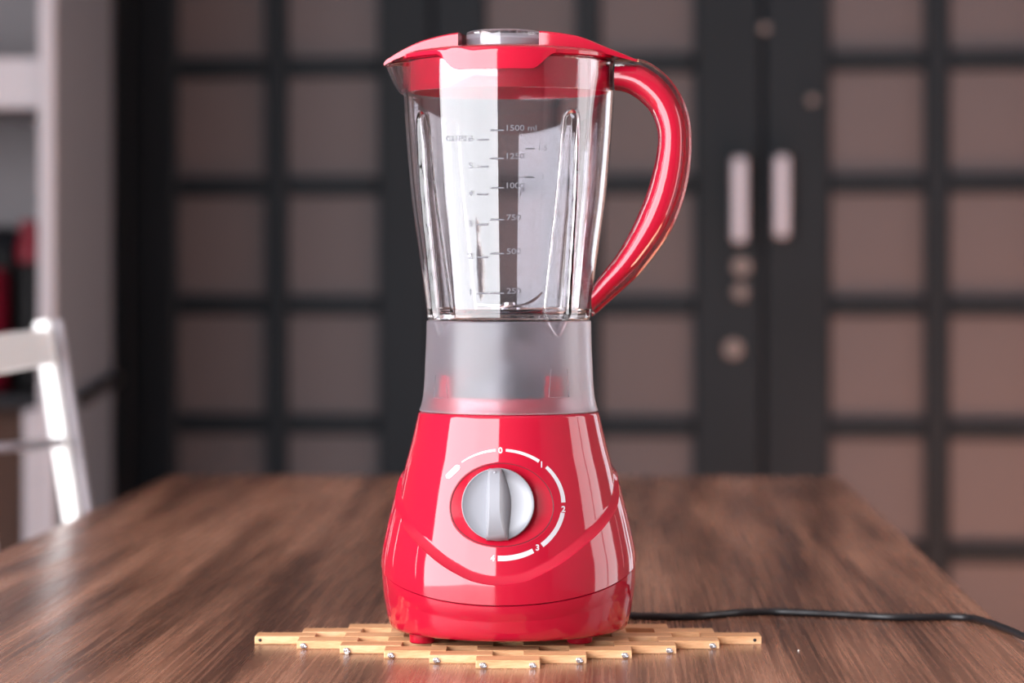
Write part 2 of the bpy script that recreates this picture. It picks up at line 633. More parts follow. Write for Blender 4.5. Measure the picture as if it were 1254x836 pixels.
# ------------------------------------------------------------------ folding trivet: 36 slats in a diamond
TRH = 0.0052
trivet = empty('wooden_trivet', (0, 0, TZ))
tag(trivet, 'folding trivet of linked bamboo slats under the red blender', 'trivet')
ROWP = 0.0228            # row pitch in depth
BL, BP = 0.0392, 0.0580  # slat length, pitch along a row
TCX, TCY = -0.0004, 0.0115
slat_mesh = []
rng = random.Random(4)
for vi in range(3):
    v, f = bevel_box(-BL / 2, BL / 2, -0.0106, 0.0106, 0, TRH, 0.0004)
    me = bpy.data.meshes.new('slat')
    me.from_pydata([tuple(p) for p in v], [], f)
    me.materials.append(BAMBOO)
    slat_mesh.append(me)


def trivet_bamboo_variant(k):
    m = BAMBOO.copy()
    mp = [n for n in m.node_tree.nodes if n.bl_idname == 'ShaderNodeMapping']
    for q in mp: q.inputs['Location'].default_value = (3.1 * k, 1.7 * k, 0.9 * k)
    return m


for k, me in enumerate(slat_mesh):
    me.materials[0] = trivet_bamboo_variant(k)
slats = []
for row in range(11):
    n = row + 1 if row <= 5 else 11 - row
    yy = TCY + (row - 5) * ROWP
    for i in range(n):
        xx = TCX + (i - (n - 1) / 2) * BP
        o = bpy.data.objects.new('slat', slat_mesh[rng.randrange(3)])
        COL.objects.link(o)
        o.parent = trivet
        o.location = (xx, yy, 0.0)
        o.rotation_euler.z = rng.uniform(-0.006, 0.006)
        slats.append((row, i, n, xx, yy))


def wire_knot(x, y):
    pts = []
    z = TZ + 0.0026
    for k in range(37):
        a = k / 36 * 2 * math.pi * 3
        pts.append((x + 0.0011 * math.cos(a) + 0.00045 * (k / 36 - 0.5) * 4, y - 0.0106 - 0.0009 - 0.0006 * math.sin(a * 0.5), z - 0.0004 + 0.0014 * math.sin(a)))
    v, f = tube(pts, 0.00042, 6)
    mesh('wire_knot', v, f, STEEL, trivet)


def pin_hole(x, y):
    v, f = lathe([(0, 0), (0.0011, 0), (0.0011, 0.0003), (0, 0.0003)], 10)
    v = [(x + p[0], y - 0.0106 - p[2], TZ + 0.0028 + p[1]) for p in v]
    mesh('pin_hole', v, f, BLACK, trivet)


for (row, i, n, xx, yy) in slats:
    if row <= 4 and i == 0: wire_knot(xx - BL / 2 + 0.0045, yy)
    if row <= 4 and i == n - 1: wire_knot(xx + BL / 2 - 0.0045, yy)
    if row == 5 and i == 0: pin_hole(xx - BL / 2 + 0.0035, yy)
    if row == 5 and i == n - 1: pin_hole(xx + BL / 2 - 0.0045, yy)

# ------------------------------------------------------------------ the blender
blender = empty('blender', (0, 0, TZ + TRH))
tag(blender, 'red countertop blender with clear jug standing on the wooden trivet', 'blender')
BT = math.radians(-4.5)       # the base faces slightly left
JT = math.radians(-8.0)       # the jug is turned a little further

# --- base
Ru = hermite([zs(714), zs(700), zs(660), zs(620), zs(572), zs(540), zs(503)], [.0797, .0790, .0763, .0726, .0673, .0628, .0583])
Rl = hermite([.780, .795, .8056, .8263, .8470, .866, .875], [.0828, .0831, .0827, .0790, .0739, .0690, .0662])
Rb = hermite([.7605, .7615, .7635, .768, .776, .7846, .795, .806], [.068, .074, .0765, .0782, .0798, .0812, .0820, .0822])
_zsm = hermite([0, 10, 20, 41, 60, 75, 90, 110, 180], [.7985, .8003, .8057, .8215, .8352, .8458, .860, .866, .866])


def z_smile(phi):
    a = np.abs(np.degrees(np.arctan2(np.sin(phi), np.cos(phi))))
    return np.where(a < 10, .7985 + (a / 10) ** 2 * .0018, _zsm(np.maximum(a, 10)))


def z_seam(phi):
    return .7846 + .021 * (1 - np.cos(phi)) * np.where(np.cos(phi) > 0, 1.0, 0) + np.where(np.cos(phi) > 0, 0, .021)


BZT = zs(503)                # top of the base (where the jug sits)


def hit(px, py, rfun, r_off=0.0, rmin=0.0):
    """where the camera ray through a pixel first meets a surface of revolution about the axis"""
    ro = np.array([CX, -D0, CZ]); rd = np.array([(px - W / 2) / F, 1.0, -(py - HOR) / F])
    lo = D0 - 0.11; hi = None
    t = lo
    while t < D0 + 0.02:
        p = ro + rd * t
        if math.hypot(p[0], p[1]) <= float(rfun(p[2])) + r_off:
            hi = t; break
        t += 0.001
    if hi is None: hi = D0
    lo = hi - 0.001
    for _ in range(24):
        m = 0.5 * (lo + hi); p = ro + rd * m
        if math.hypot(p[0], p[1]) <= float(rfun(p[2])) + r_off: hi = m
        else: lo = m
    return ro + rd * hi


# dial geometry: an ellipse on the surface, in (arc length, height) about its centre
DC = hit(613.5, 618.0, Ru)
DTH = math.atan2(DC[0], -DC[1])
DRX, DRZ = 64 * 1.765 / F, 50.5 * 1.765 / F
DTHX = math.asin(64 * 1.765 / F / float(Ru(DC[2])))     # angular half width
DBOWL = 0.0082


def dial_rho(th, z):
    return np.sqrt(((th - DTH) / DTHX) ** 2 + ((z - DC[2]) / DRZ) ** 2)


NTH = 400
# denser toward the camera
tt = np.linspace(-math.pi, math.pi, NTH, endpoint=False)
TH = tt - 0.45 * np.sin(tt)


def base_shell():
    phi = TH - BT
    s = z_smile(phi); m = z_seam(phi) + .0005
    rows = []
    rows.append((Ru(BZT) * 0 + .030 + 0 * TH, BZT + 0 * TH))
    rows.append((float(Ru(BZT)) - .0025 + 0 * TH, BZT + 0 * TH))
    rows.append((float(Ru(BZT)) - .0007 + 0 * TH, BZT - .0003 + 0 * TH))
    n1 = 74
    for k in range(n1):
        t = k / (n1 - 1)
        z = (BZT - .0012) * (1 - t) + (s + .0042) * t
        r = Ru(z)
        rho = dial_rho(TH, z)
        r = r - np.where(rho < 1.09, (DBOWL + .004) * smoothstep(1.0, 0.80, rho) + .0015, 0)
        rows.append((r, z))
    ru = Ru(s + .0042); rl = Rl(s - .0012)
    for a, b in ((.18, .04), (.45, .12), (.70, .28), (.85, .50), (.95, .75), (.99, .92)):
        # a: height fraction down, b: out fraction -- a ledge that swings out
        z = (s + .0042) * (1 - a) + (s - .0012) * a
        rows.append((ru * (1 - (0.25 * b + .75 * a)) + rl * (0.25 * b + .75 * a), z))
    n2 = 34
    for k in range(n2):
        t = k / (n2 - 1)
        z = (s - .0012) * (1 - t) + m * t
        rows.append((Rl(z), z))
    rows.append((Rl(m) - .0004, m - .0003))
    rows.append((Rl(m) - .003, m - .0003))
    v = np.concatenate([cyl(TH, r, z) for r, z in rows])
    f = grid_faces(len(rows), NTH)
    return mesh('base_body', v, f, RED, blender, auto=35)


base = base_shell()


def base_foot():
    phi = TH - BT
    m = z_seam(phi) - .0003
    rows = [(Rl(m) - .004, m), (Rl(m) - .0011, m)]
    n = 26
    for k in range(n):
        t = (k / (n - 1))
        z = (m - .0004) * (1 - t) + .7606 * t
        w = np.clip((m - z) / .010, 0, 1)
        r = (Rl(m) - .0006) * (1 - w) + Rb(z) * w
        r = np.where(z < .772, Rb(z), np.minimum(r, np.maximum(Rb(z), r)))
        rows.append((r, z))
    rows.append((.060 + 0 * TH, .7602 + 0 * TH))
    rows.append((.001 + 0 * TH, .7602 + 0 * TH))
    v = np.concatenate([cyl(TH, r, z) for r, z in rows])
    return mesh('lower_ring', v, grid_faces(len(rows), NTH), RED, base, auto=35)


base_foot()
for (x, y) in ((-.0552, -.030), (.0452, -.030), (-.0452, .042), (.0552, .042)):
    v, f = lathe([(0, 0), (.0070, 0), (.0080, .0008), (.0084, .007), (.0084, .0060 + TRH * 0 + .0008)], 24, (x, y, TZ + TRH))
    v, f = lathe([(0, 0.0), (.0072, 0), (.0081, .0008), (.0085, .0062), (0, .0062)], 24, (x, y, TZ + TRH))
    mesh('foot', v, f, RED_SOFT, base, auto=40)

# fine vertical ribs on the shell flanks
def flank_rib(th, z0, z1):
    rows = []
    n = 16
    v = []
    for k in range(n):
        z = z0 + (z1 - z0) * k / (n - 1)
        r = float(Rl(z))
        e = math.sin(math.pi * k / (n - 1)) ** 0.5
        for dt, dr in ((-.0007, -.0004), (-.0003, .00035 * e), (.0003, .00035 * e), (.0007, -.0004)):
            v.append(cyl(np.array(th + dt / r), np.array(r + dr), np.array(z)))
    f = grid_faces(n, 4, wrap=False)
    mesh('flank_rib', v, f, RED, base)


for deg, y0, y1 in ((-80, 628, 672), (-71, 628, 685), (-63, 635, 694), (-45, 668, 708), (62, 630, 694), (71, 624, 685), (80, 620, 672)):
    th = math.radians(deg)
    flank_rib(th, PZ(y1, D0 - .08 * math.cos(th)), PZ(y0, D0 - .08 * math.cos(th)))

# dial plate: shallow bowl
def dial_plate():
    NR, NP = 14, 96
    v = []
    for i in range(NR + 1):
        rho = i / NR
        for k in range(NP):
            a = 2 * math.pi * k / NP
            th = DTH + DTHX * rho * math.cos(a); z = DC[2] + DRZ * rho * math.sin(a)
            r = float(Ru(z)) - DBOWL * (1 - rho ** 2) - .0002
            v.append(cyl(np.array(th), np.array(r), np.array(z)))
    return mesh('dial_plate', v, grid_faces(NR + 1, NP), RED_SOFT, base)


dial_plate()


def dial_rim():
    NP = 128
    v = []
    for rho, dr in ((.985, -.0006), (.992, .00012), (1.006, .00012), (1.012, -.0006)):
        for k in range(NP):
            a = 2 * math.pi * k / NP
            th = DTH + DTHX * rho * math.cos(a); z = DC[2] + DRZ * rho * math.sin(a)
            v.append(cyl(np.array(th), np.array(float(Ru(z)) + dr), np.array(z)))
    return mesh('dial_seam', v, grid_faces(4, NP), SEAM, base)


dial_rim()


def dial_bezel():
    NP = 160
    v = []
    for rho, dr in ((1.0, -.0003), (1.006, .00010), (1.04, .00010), (1.08, .00010), (1.12, .00010), (1.15, .00010), (1.18, .00010)):
        for k in range(NP):
            a = 2 * math.pi * k / NP
            th = DTH + DTHX * rho * math.cos(a); z = DC[2] + DRZ * rho * math.sin(a)
            v.append(cyl(np.array(th), np.array(float(Ru(z)) + dr), np.array(z)))
    return mesh('dial_bezel', v, grid_faces(7, NP), RED, base)


dial_bezel()

# knob: built about +n, then placed
KC = hit(609.8, 617.5, Ru)
tilt = math.radians(7.0)
KN = Vector((math.sin(DTH) * math.cos(tilt) * 0.55, -math.cos(DTH) * math.cos(tilt), math.sin(tilt))).normalized()
KX = Vector((0, 0, 1)).cross(KN).normalized() * -1
KX = Vector((1, 0, 0)) - KN * KN.x; KX.normalize()
KZ = KX.cross(KN) * -1
KZ = KN.cross(KX); KZ = KZ if KZ.z > 0 else -KZ
KR = 45.0 * 1.76 / F
KO = Vector(KC) - KN * (DBOWL - .0006)


def kpt(x, z, h):
    return KO + KX * x + KZ * z + KN * h


def knob():
    prof = [(KR * .96, 0.0), (KR * .985, .004), (KR, .0085), (KR * .992, .0095), (KR * .975, .0098), (KR * .95, .0094), (KR * .9, .0086),
            (KR * .7, .0078), (KR * .4, .0073), (0.0, .0072)]
    N = 72
    v, f = [], []
    for r, h in prof[:-1]:
        for k in range(N):
            a = 2 * math.pi * k / N
            v.append(kpt(r * math.cos(a), r * math.sin(a), h))
    f = grid_faces(len(prof) - 1, N)
    c = len(v); v.append(kpt(0, 0, prof[-1][1]))
    b = (len(prof) - 2) * N
    for k in range(N): f.append((b + k, c, b + (k + 1) % N))
    ko = mesh('knob', v, f, SILVER, base, auto=50)
    # grip fin from top to bottom of the knob
    U = 1.76 / F
    M = 25
    v = []
    for i in range(M):
        s = -1 + 2 * i / (M - 1)                 # -1 bottom, 1 top
        zz = s * KR * .985
        tl = (-10.5 - 3.0 * max(0, -s) ** 2) * U + .0
        tr = (4.0 + 8.0 * max(0, -s) ** 2.2) * U
        bl = tl - (4.5 * (1 - s * s)) * U
        br = tr + (13.0 * (1 - s * s) + .6) * U
        top = .0098 + .0110 * (1 - s * s) ** .45
        low = .0060
        row = [(bl, low), (tl - .0006, top - .0012), (tl + .0006, top), (tr - .0006, top), (tr + .0004, top - .0012), (br, low)]
        for (x, h) in row: v.append(kpt(x, zz, h))
    f = grid_faces(M, 6, wrap=False)
    f.append(tuple(range(6))); f.append(tuple((M - 1) * 6 + k for k in range(6))[::-1])
    mesh('knob_grip', v, f, SILVER, base, auto=35)
    v, f = lathe([(0, 0), (.0009, 0), (.0006, .0003), (0, .0004)], 12)
    v = [kpt(-3.2 * U + p[0], KR * .86 + p[1], .0098 + .0110 * (1 - .86 ** 2) ** .45 + p[2]) for p in v]
    mesh('knob_dot', v, f, SILVER, base)


knob()


def stroke(pts_w, name, mat):
    """flat print stroke: list of (px, py, half width in px) laid onto the base"""
    v = []
    n = len(pts_w)
    for i, (x, y, w) in enumerate(pts_w):
        xa, ya, _ = pts_w[max(0, i - 1)]; xb, yb, _ = pts_w[min(n - 1, i + 1)]
        dx, dy = xb - xa, yb - ya
        L = math.hypot(dx, dy); nx, ny = -dy / L, dx / L
        for sgn in (-1, 1):
            v.append(hit(x + sgn * nx * w, y + sgn * ny * w, Ru, .00016))
    f = grid_faces(n, 2, wrap=False, flip=True)
    return mesh(name, v, f, mat, base)


ECX, ECY, ERX, ERY = 613.5, 617.3, 76.5, 66.3


def arc(a0, a1, w0, w1, n=22):
    """angles clockwise from 12 o'clock in degrees"""
    out = []
    for k in range(n):
        t = k / (n - 1); a = math.radians(a0 + (a1 - a0) * t)
        out.append((ECX + ERX * math.sin(a), ECY - ERY * math.cos(a), w0 + (w1 - w0) * t))
    return out


stroke(arc(-39, -5, 0.6, 1.6), 'dial_arc', PRINT)
stroke(arc(4.5, 37.5, 1.6, 2.0), 'dial_arc', PRINT)
stroke(arc(46.5, 88, 2.1, 2.6), 'dial_arc', PRINT)
stroke(arc(99, 139, 2.6, 3.0), 'dial_arc', PRINT)
stroke(arc(149, 183, 3.0, 3.3), 'dial_arc', PRINT)
# pulse mark: a short fat pill
pm = []
for k in range(15):
    t = k / 14
    e = 3.4 * math.sqrt(max(0.02, 1 - max(0, abs(2 * t - 1) - .62) ** 2 / .38 ** 2))
    pm.append((546.6 + (562.5 - 546.6) * t, 585.0 - (585.0 - 569.8) * t, e))
stroke(pm, 'pulse_mark', PRINT)


def text_mesh(body, size_px, bold=0.0):
    """glyph outline as flat polygons in pixel units, centred"""
    cu = bpy.data.curves.new('t', 'FONT')
    cu.body = body
    cu.size = 1.0
    cu.offset = bold
    cu.resolution_u = 4
    ob = bpy.data.objects.new('t', cu)
    COL.objects.link(ob)
    bpy.context.view_layer.update()
    me = bpy.data.meshes.new_from_object(ob.evaluated_get(bpy.context.evaluated_depsgraph_get()))
    v = np.array([tuple(p.co) for p in me.vertices]); f = [tuple(p.vertices) for p in me.polygons]
    bpy.data.objects.remove(ob, do_unlink=True); bpy.data.curves.remove(cu); bpy.data.meshes.remove(me)
    lo, hi = v.min(0), v.max(0)
    h = hi[1] - lo[1]
    v = (v - (lo + hi) / 2) / h * size_px
    return v, f


def print_text(body, px, py, hpx, rfun, off, mat, name, parent, bold=0.02, left=False, wscale=1.0, thick=0.0):
    v, f = text_mesh(body, hpx, bold)
    x0 = v[:, 0].min() * wscale if left else 0.0
    P = [hit(px + p[0] * wscale - x0, py - p[1], rfun, off) for p in v]
    return mesh(name, P, f, mat, parent, False)


for ch, x, y in (('0', 612.8, 551.2), ('1', 663.2, 568.5), ('2', 690.0, 623.0), ('3', 658.2, 670.2), ('4', 603.2, 683.2)):
    print_text(ch, x, y, 7.6, Ru, .00016, PRINT, 'dial_number', base, bold=0.03)

# collar and drive inside the jug's skirt
CR = .0505
v, f = lathe([(CR - .004, BZT), (CR, BZT), (CR, BZT + .0088), (CR - .0008, BZT + .0098), (CR - .0035, BZT + .0098), (CR - .004, BZT + .009)], 96)
mesh('collar', v, f + [], RED, base, auto=40)
v, f = lathe([(.030, BZT), (.030, BZT + .018), (.027, BZT + .022), (.012, BZT + .023), (.0115, BZT + .032), (0, BZT + .0325)], 40)
mesh('drive_socket', v, f, DARKGREY, base, auto=40)


def lug(deg):
    th0 = math.radians(deg)
    v = []
    for z in (BZT + .0080, BZT + .0240):
        hw = .0062 if z < BZT + .01 else .0050
        for r in (CR - .0035, CR - .0002):
            for s in (-1, 1):
                v.append(cyl(np.array(th0 + s * hw / r), np.array(r), np.array(z)))
    f = [(0, 1, 3, 2), (4, 6, 7, 5), (0, 4, 5, 1), (2, 3, 7, 6), (0, 2, 6, 4), (1, 5, 7, 3)]
    mesh('locking_lug', v, f, RED_SOFT, base, smooth=False)


for dg in (-54, 36, 126, 216): lug(dg)

# --- jug
JZ0 = zs(391.5)                # jug floor underside / top of the skirt
JZR = zs(76.0)                 # rim
Rj = hermite([zs(391.5), zs(370), zs(346), zs(291), zs(250), zs(211), zs(160), zs(116), zs(108), zs(76)],
             [.0528, .0540, .0556, .0596, .0626, .0647, .0668, .0682, .0684, .0686])
WALL = .0026
RIBS = [math.radians(a) for a in (-55.5, 36.5, 126.5, 216.5)]
RZT, RZB, RZV = zs(152), zs(384), zs(409)


def rib_disp(th, z, depth=.0034):
    out = 0 * th + 0 * z
    t = np.clip((RZT - z) / (RZT - RZB), 0, 1)
    w = .0052 + (.0098 - .0052) * t                 # half width
    w = w * np.where(z < RZB, np.clip((z - RZV) / (RZB - RZV), 0, 1), 1)
    for a in RIBS:
        dth = np.arctan2(np.sin(th - a), np.cos(th - a))
        dx = dth * Rj(z)
        dz = np.maximum(0, z - RZT)
        dist = np.sqrt(dx ** 2 + dz ** 2) - w
        out = out + smoothstep(.0009, -.0015, dist) * np.where(w > .0003, 1, 0) * depth * (.35 + .65 * np.clip(t * 6 + .2, 0, 1))
    return -out


SPOUT = JT - math.pi / 2
HANDLE = JT + math.pi / 2


def spout_disp(th, z):
    d = np.arctan2(np.sin(th - SPOUT), np.cos(th - SPOUT))
    k = np.clip((z - zs(117)) / (zs(79) - zs(117)), 0, 1)
    return .0122 * (k ** .6) * np.exp(-(d / .20) ** 2)


def jug_body():
    N = 420
    th = np.linspace(-math.pi, math.pi, N, endpoint=False)
    zo = np.concatenate([np.linspace(JZR - .0008, zs(150), 34), np.linspace(zs(150), JZ0 + .001, 96)[1:]])
    rows = []
    inner_z = np.concatenate([np.linspace(JZ0 + .0075, zs(150), 90), np.linspace(zs(150), JZR - .0008, 34)[1:]])
    FZ = JZ0 + .0040            # floor top
    # inner floor -> inner wall -> rim -> outer wall -> underside
    rows.append((0 * th + .0004, 0 * th + FZ))
    rows.append((0 * th + .020, 0 * th + FZ))
    rows.append((0 * th + float(Rj(JZ0)) - WALL - .0062, 0 * th + FZ))
    for a in (30, 60):
        a = math.radians(a)
        rows.append((0 * th + float(Rj(JZ0 + .004)) - WALL - .0055 + .0030 * math.sin(a), 0 * th + FZ + .0035 * (1 - math.cos(a))))
    for z in inner_z:
        rows.append((Rj(z) - WALL + rib_disp(th, z, .0028) + spout_disp(th, z), z + 0 * th))
    rows.append((Rj(JZR) - WALL * .75 + spout_disp(th, JZR), JZR - .0002 + 0 * th))
    rows.append((Rj(JZR) - WALL * .5 + spout_disp(th, JZR), JZR + 0 * th))
    rows.append((Rj(JZR) - WALL * .25 + spout_disp(th, JZR), JZR - .0002 + 0 * th))
    for z in zo:
        rows.append((Rj(z) + rib_disp(th, z) + spout_disp(th, z), z + 0 * th))
    rows.append((Rj(JZ0) - .0006 + rib_disp(th, JZ0), JZ0 + .0002 + 0 * th))
    rows.append((0 * th + float(Rj(JZ0)) - .006, JZ0 + 0 * th))
    rows.append((0 * th + .0004, JZ0 + 0 * th))
    v = np.concatenate([cyl(th, r, z) for r, z in rows])
    f = grid_faces(len(rows), N, flip=True)
    n = len(rows)
    f.append(tuple(range(N)))
    f.append(tuple((n - 1) * N + k for k in range(N))[::-1])
    return mesh('jug', v, f, CLEAR, blender, auto=55)


jug = jug_body()

Rk = hermite([zs(503), zs(497), zs(485), zs(470), zs(443), zs(422), zs(392)], [.0584, .0571, .0557, .0549, .0542, .0537, .0533])


def skirt():
    N = 300
    th = np.linspace(-math.pi, math.pi, N, endpoint=False)
    zt, zb = JZ0 - .0003, BZT + .0004
    rows = []
    zl = np.linspace(zt - .0006, zb + .0004, 46)
    rows.append((Rk(zt) - .0024 + rib_disp(th, zt) , zt + 0 * th))
    rows.append((Rk(zt) - .0006 + rib_disp(th, zt), zt + 0 * th))
    for z in zl: rows.append((Rk(z) + rib_disp(th, z), z + 0 * th))
    rows.append((Rk(zb) - .0004 + 0 * th, zb + 0 * th))
    rows.append((Rk(zb) - .0018 + 0 * th, zb + 0 * th))
    for z in zl[::-1]: rows.append((Rk(z) - .0022 + rib_disp(th, z), z + 0 * th))
    v = np.concatenate([cyl(th, r, z) for r, z in rows])
    n = len(rows)
    f = grid_faces(n, N)
    for k in range(N):
        k2 = (k + 1) % N
        f.append(((n - 1) * N + k, k, k2, (n - 1) * N + k2))
    return mesh('frosted_skirt', v, f, FROST, blender, auto=55)


sk = skirt()
tag(sk, 'frosted translucent skirt of the jug')
# raised U-shaped stops on the skirt
for (x0, x1, y0, y1) in ((531, 548, 459, 487), (672.5, 697, 452, 486)):
    pts = [hit(x0 + 2.5, y0, Rk, .0002), hit(x0, y1, Rk, .0002), hit((x0 + x1) / 2, y1 + .5, Rk, .0002), hit(x1, y1, Rk, .0002), hit(x1 - 2.5, y0, Rk, .0002)]
    v, f = tube([tuple(p) for p in pts], [.0002, .00045, .00045, .00045, .0002], 8)
    mesh('skirt_stop', v, f, FROST, sk)

# volume scale: raised marks on the jug front
def jug_line(px0, px1, py):
    v = []
    n = 8
    for k in range(n):
        x = px0 + (px1 - px0) * k / (n - 1)
        for dy, off in ((-1.0, .0), (-.5, .00028), (.5, .00028), (1.0, .0)):
            v.append(hit(x, py + dy, Rj, off))
    mesh('graduation_line', v, grid_faces(n, 4, wrap=False, flip=False), MARK, jug)


for txt, y in (('1500 ml', 156.5), ('1250', 191.0), ('1000', 227.0), ('750', 266.0), ('500', 307.5), ('250', 356.0)):
    jug_line(600, 617, y + 3)
    print_text(txt, 620.5, y, 7.2, Rj, .00022, MARK, 'scale_number', jug, bold=0.012, left=True, wscale=1.22)
for txt, y in (('6', 171), ('5', 204), ('4', 238), ('3', 275), ('2', 315), ('1', 359)):
    jug_line(584, 598, y)
    print_text(txt, 576, y - 1.5, 7.0, Rj, .00022, MARK, 'scale_number', jug, bold=0.012, wscale=1.2)
print_text('CUPS', 558.5, 169.5, 6.4, Rj, .00022, MARK, 'scale_word', jug, bold=0.012, wscale=1.25)
for txt, y in (('1.5', 182), ('1', 217)):
    jug_line(643, 655, y)
    print_text(txt, 665, y - 1, 6.0, Rj, .00022, MARK, 'scale_number', jug, bold=0.0, wscale=1.2)

# blade unit
FZ = JZ0 + .0042
v, f = lathe([(.013, 0), (.013, .0012), (.0075, .0018), (.0070, .0040), (.0045, .0048), (.0040, .0072), (0, .0076)], 28, (0, 0, FZ))
hub = mesh('blade_hub', v, f, STEEL, jug, auto=40)


def blade(deg, rise, length):
    a = math.radians(deg)
    v = []
    n = 12
    for k in range(n):
        t = k / (n - 1)
        r = .003 + length * t
        w = .0042 * (1 - .75 * t ** 2.2) + .0002
        z = FZ + .0050 + rise * t ** 2.4
        for s, dz in ((-1, -.0002), (-.6, .0006), (1, .0006), (1, -.0004)):
            x, y = r, s * w
            v.append((x * math.cos(a) - y * math.sin(a), x * math.sin(a) + y * math.cos(a), z + dz))
    f = grid_faces(n, 4, flip=True)
    f.append((0, 1, 2, 3)); f.append(tuple((n - 1) * 4 + k for k in (3, 2, 1, 0)))
    mesh('blade', v, f, STEEL, jug, auto=30)


blade(-25, .0085, .0205); blade(155, .0008, .0200); blade(65, -.0016, .019); blade(245, -.0016, .019)
v, f = lathe([(0, -.014), (.016, -.014), (.018, -.012), (.018, -.0035), (.024, -.003), (.024, -.0008), (0, -.0008)], 40, (0, 0, JZ0))
mesh('drive_coupling', v, f, DARKGREY, jug, auto=40)

# handle: clear outer frame with a red core
h_out = [(754, 73.5), (770, 73.3), (786, 75), (803, 84), (818, 97), (829, 112), (838, 130), (843.5, 152), (845, 176), (840.5, 223), (832, 255), (821, 281), (803, 309), (781, 336.5), (755, 361), (725.5, 387)]
h_in = [(753, 112), (760, 113), (768, 115.5), (778, 121.5), (788, 130), (797.5, 142), (803, 156), (805, 170), (803.5, 188), (799.5, 208), (791, 238), (781, 263), (768, 290), (751, 318), (738, 334), (727, 349)]


def resample(pts, n):
    P = np.array(pts, float)
    s = np.concatenate([[0], np.cumsum(np.hypot(*np.diff(P, axis=0).T))])
    fx = hermite_c(s, P[:, 0]); fy = hermite_c(s, P[:, 1])
    u = np.linspace(0, s[-1], n)
    return np.stack([fx(u), fy(u)], 1)


def hermite_c(xs, ys):
    xs = np.asarray(xs, float); ys = np.asarray(ys, float)
    m = np.gradient(ys, xs); h = np.diff(xs)
    def fn(x):
        x = np.asarray(x, float)
        i = np.clip(np.searchsorted(xs, x) - 1, 0, len(xs) - 2)
        t = (x - xs[i]) / h[i]
        return ((2 * t**3 - 3 * t**2 + 1) * ys[i] + (t**3 - 2 * t**2 + t) * h[i] * m[i]
                + (-2 * t**3 + 3 * t**2) * ys[i + 1] + (t**3 - t**2) * h[i] * m[i + 1])
    return fn


NH = 60
HO, HI = resample(h_out, NH), resample(h_in, NH)
hx = Vector((math.sin(HANDLE), -math.cos(HANDLE), 0))      # radial direction of the handle
hy = Vector((-hx.y, hx.x, 0))                               # across


def handle_sweep(name, g_out, g_in, depth, mat, power=2.4, nsec=28, round_h=True):
    v = []
    for i in range(NH):
        o, n_ = HO[i], HI[i]
        L = math.hypot(*(o - n_)); e = (o - n_) / L
        a = n_ + e * g_in; b = o - e * g_out
        c = (a + b) / 2; hw = (b - a) / 2
        for k in range(nsec):
            t = 2 * math.pi * k / nsec
            cc, ss = math.cos(t), math.sin(t)
            cu = math.copysign(abs(cc) ** (2 / power), cc); su = math.copysign(abs(ss) ** (2 / power), ss)
            q = c + hw * cu
            dd = D0 - hx.y * 0
            x = (q[0] - 623.0) * S0 / math.sin(HANDLE)
            z = zs(q[1])
            v.append(hx * x + hy * (depth * su) + Vector((0, 0, z)))
    f = grid_faces(NH, nsec)
    f.append(tuple(range(nsec))); f.append(tuple((NH - 1) * nsec + k for k in range(nsec))[::-1])
    return mesh(name, v, f, mat, jug, auto=50)


tag(handle_sweep('handle_frame', 0.0, 0.0, .0080, CLEAR, 5.0), 'clear plastic frame around the red handle core')
tag(handle_sweep('handle_core', 7.5, 2.5, .0118, RED, 2.3), 'glossy red core of the handle')

# --- lid
jc, js = math.cos(JT), math.sin(JT)


def lp(x, y, z):
    """lid frame: x from spout to handle, y away from the camera"""
    return (x * hx.x + y * hy.x * 1.0, x * hx.y + y * hy.y, z)


PLZ = PZ(106, D0 - .066)
RP = .0686 - WALL - .0006
LR = .0688
prof = [(RP - .0022, PLZ), (RP - .0004, PLZ), (RP, PLZ + .0006), (RP, JZR + .0006), (LR - .0012, JZR + .0006), (LR, JZR + .0014), (LR - .0002, JZR + .0036),
        (LR - .0020, JZR + .0050), (LR - .008, JZR + .0064), (LR - .022, JZR + .0084), (LR - .040, JZR + .0094), (.0, JZR + .0096)]
prof2 = [(0, PLZ + .012), (RP - .0026, PLZ + .012)]
v, f = lathe(prof2 + prof, 160)
lid = mesh('lid', v, f, RED, blender, auto=38)


def lid_tab(center):
    """grip tab that hangs over the jug rim"""
    n, mrow = 64, 8
    vo, vi = [], []
    for k in range(n):
        ph = math.radians(-33 + 66 * k / (n - 1))
        a = abs(math.degrees(ph))
        low = PZ(83.6, D0 - .07) if center == 0 else PZ(83.6, D0 - .07)
        hi_ = JZR + .0044
        e = float(smoothstep(33.0, 19.5, a))
        lo = (JZR + .0012) * (1 - e) + low * e
        for j in range(mrow):
            t = j / (mrow - 1)
            z = hi_ * (1 - t) + lo * t
            bulge = .0012 + .0010 * math.sin(min(1, t * 3) * math.pi / 2)
            r = LR + bulge - .0006 * t
            th = JT + center + ph
            vo.append(cyl(np.array(th), np.array(r), np.array(z)))
            vi.append(cyl(np.array(th), np.array(LR + .0002), np.array(z)))
    N = n * mrow
    f = grid_faces(n, mrow, wrap=False, flip=True) + grid_faces(n, mrow, wrap=False, base=N)
    edge = [k * mrow for k in range(n)] + [(n - 1) * mrow + j for j in range(1, mrow)] + [k * mrow + mrow - 1 for k in range(n - 2, -1, -1)] + [j for j in range(mrow - 2, 0, -1)]
    for a, b in zip(edge, edge[1:] + edge[:1]): f.append((a, b, b + N, a + N))
    mesh('lid_tab', vo + vi, f, RED, lid, auto=35)


lid_tab(0.0); lid_tab(math.pi)

